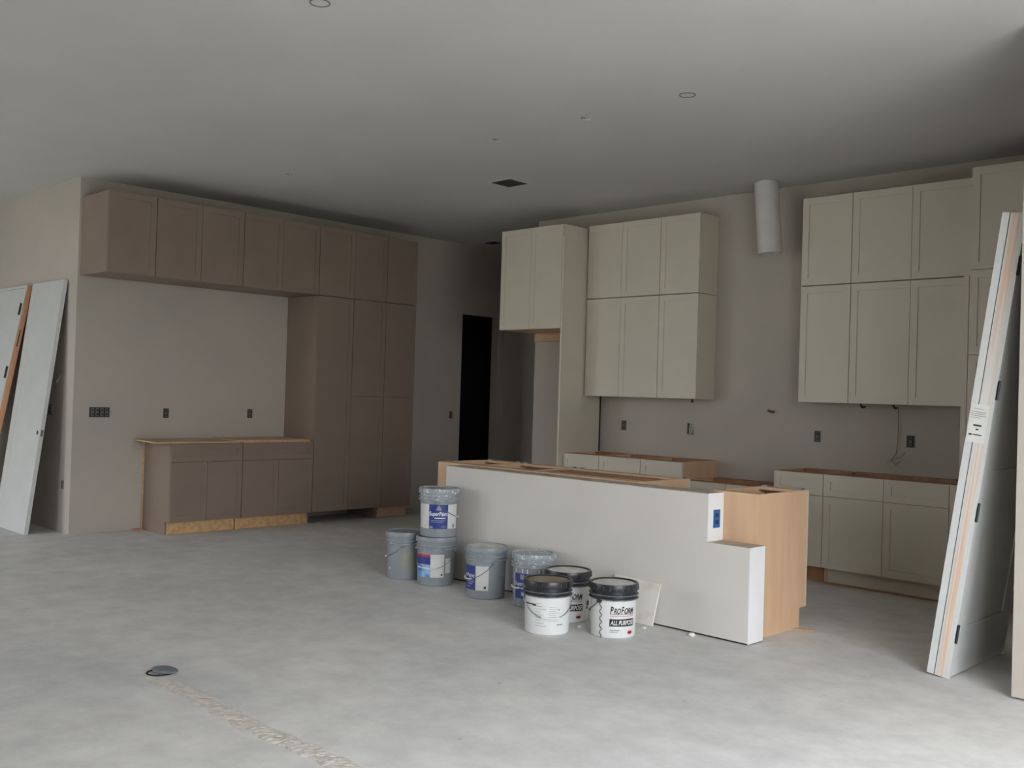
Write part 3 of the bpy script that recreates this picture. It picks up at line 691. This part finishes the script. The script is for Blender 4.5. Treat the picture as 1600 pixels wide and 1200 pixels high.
# ------------------------------------------------------------------ ceiling fittings
def can(x, y, label):
    r = thing('recessed_light', label, 'ceiling light', (x, y, ZC), 0, 'round light openings in the ceiling')
    bm = bmesh.new(); lathe(bm, [(.052, -.0005), (.052, -.004), (.046, -.004), (.046, -.0005)], 32, False, False); obj('trim_ring', bm, 'device', r)
    bm = bmesh.new(); lathe(bm, [(.046, -.0012), (.01, -.002)], 32); obj('cover_disc', bm, 'ceiling', r)
can(-3.626, 5.191, 'round light opening in the ceiling above the right side of the island')
can(-4.184, 2.80, 'round light opening in the ceiling, cut by the top of the photo')
def pendant_hole(x, y, label):
    r = thing('ceiling_wire_box', label, 'ceiling box', (x, y, ZC), 0, 'small wire openings in the ceiling')
    bm = bmesh.new(); lathe(bm, [(.018, -.0005), (.016, -.003), (.004, -.003)], 14); obj('hole_rim', bm, 'socket_ring', r)
    bm = bmesh.new(); tube(bm, [(0, 0, -.002), (.01, .008, -.014), (.03, .02, -.016), (.05, .024, -.008)], .004, 6); obj('wire', bm, 'wire_white', r)
pendant_hole(-4.479, 5.175, 'small wire poking from the ceiling above the island, nearest the round light opening')
pendant_hole(-5.383, 5.206, 'small wire poking from the ceiling above the island, left of its twin')
pendant_hole(-7.74, 4.893, 'small wire poking from the ceiling in front of the taupe cabinets')
def vent(x0, x1, y0, y1, label):
    r = thing('ceiling_vent', label, 'vent', ((x0+x1)/2, (y0+y1)/2, ZC)); w = (x1-x0)/2; h = (y1-y0)/2
    bx('duct_opening', 'socket_dark', -w+.02, w-.02, -h+.015, h-.015, -.003, -.0005, r)
    bm = bmesh.new()
    for a, b, c, d in ((-w, w, h-.015, h), (-w, w, -h, -h+.015), (-w, -w+.02, -h+.015, h-.015), (w-.02, w, -h+.015, h-.015)): box(bm, a, b, c, d, -.006, -.0005)
    obj('frame', bm, 'ceiling', r)
    n = 5
    for i in range(n):
        yy = -h+.02+(2*h-.04)*(i+.5)/n; bx('slat', 'black', -w+.02, w-.02, yy-.004, yy+.004, -.005, -.003, r)
vent(-6.51, -6.22, 6.22, 6.50, 'dark rectangular ceiling vent in front of the fridge cabinet')
vent(-9.15, -8.9, 8.66, 8.86, 'dark ceiling vent near the doorway in the hall')

# ------------------------------------------------------------------ floor details
fp = thing('floor_box', 'oval metal floor box cover lying askew at the end of the patched trench', 'floor box', (-4.673, 2.32, 0), R(20))
bm = bmesh.new(); lathe(bm, [(.066, .0005), (.066, .004), (.056, .004), (.056, .001)], 32, False, False); obj('rim', bm, 'black', fp)
bm = bmesh.new(); lathe(bm, [(.060, .0), (.064, .003), (.058, .007), (.02, .008)], 32); c = obj('cover', bm, 'plate', fp, True); c.location = (.02, .012, .012); c.rotation_euler = (R(-4), R(6), 0)
# patched trench: rough mortar strip in the slab
bm = bmesh.new(); nx, ny = 160, 9; grid = []
for i in range(nx+1):
    x = -4.58+2.6*i/nx; row = []
    ww = .05+.008*sin(i*.5)+.01*random.random(); cy = 2.262+.012*sin(i*.09)
    for j in range(ny+1):
        t = j/ny*2-1; z = .001+(.003+.004*random.random())*(1-abs(t)**3)*(.35+.65*min(1, i/40))
        row.append(bm.verts.new((x, cy+t*ww, 0 if abs(t) == 1 else z)))
    grid.append(row)
for i in range(nx):
    for j in range(ny): bm.faces.new((grid[i][j], grid[i+1][j], grid[i+1][j+1], grid[i][j+1]))
o = obj('trench_patch', bm, 'mortar', smooth=False); tag(o, 'rough raised mortar strip patching a trench across the bare floor', 'floor patch')
for x, y, s, lab in ((-3.42, 5.10, .022, 'white plaster crumb on the floor by the right part of the knee wall'), (-3.72, 5.02, .014, 'white plaster crumb on the floor just right of the last pail'), (-3.99, 4.72, .016, 'white plaster crumb on the floor between the two front white pails')):
    bm = bmesh.new(); bmesh.ops.create_icosphere(bm, subdivisions=2, radius=s)
    for v in bm.verts: v.co *= .75+.5*random.random(); v.co.z = max(v.co.z*.6, -s*.35)
    o = obj('plaster_crumb', bm, 'crumb'); o.location = (x, y, s*.35); tag(o, lab, 'crumb', 'plaster crumbs on the floor')
bm = bmesh.new()
prism(bm, [(-.06, -.012), (.06, -.006), (.062, .008), (-.058, .014)], 'z', .0005, .008)
o = obj('wood_shim', bm, 'jamb_wood'); o.location = (-3.045, 5.80, 0); o.rotation_euler = (0, 0, R(25))
tag(o, 'small wood shim lying on the floor at the foot of the maple island end', 'shim')
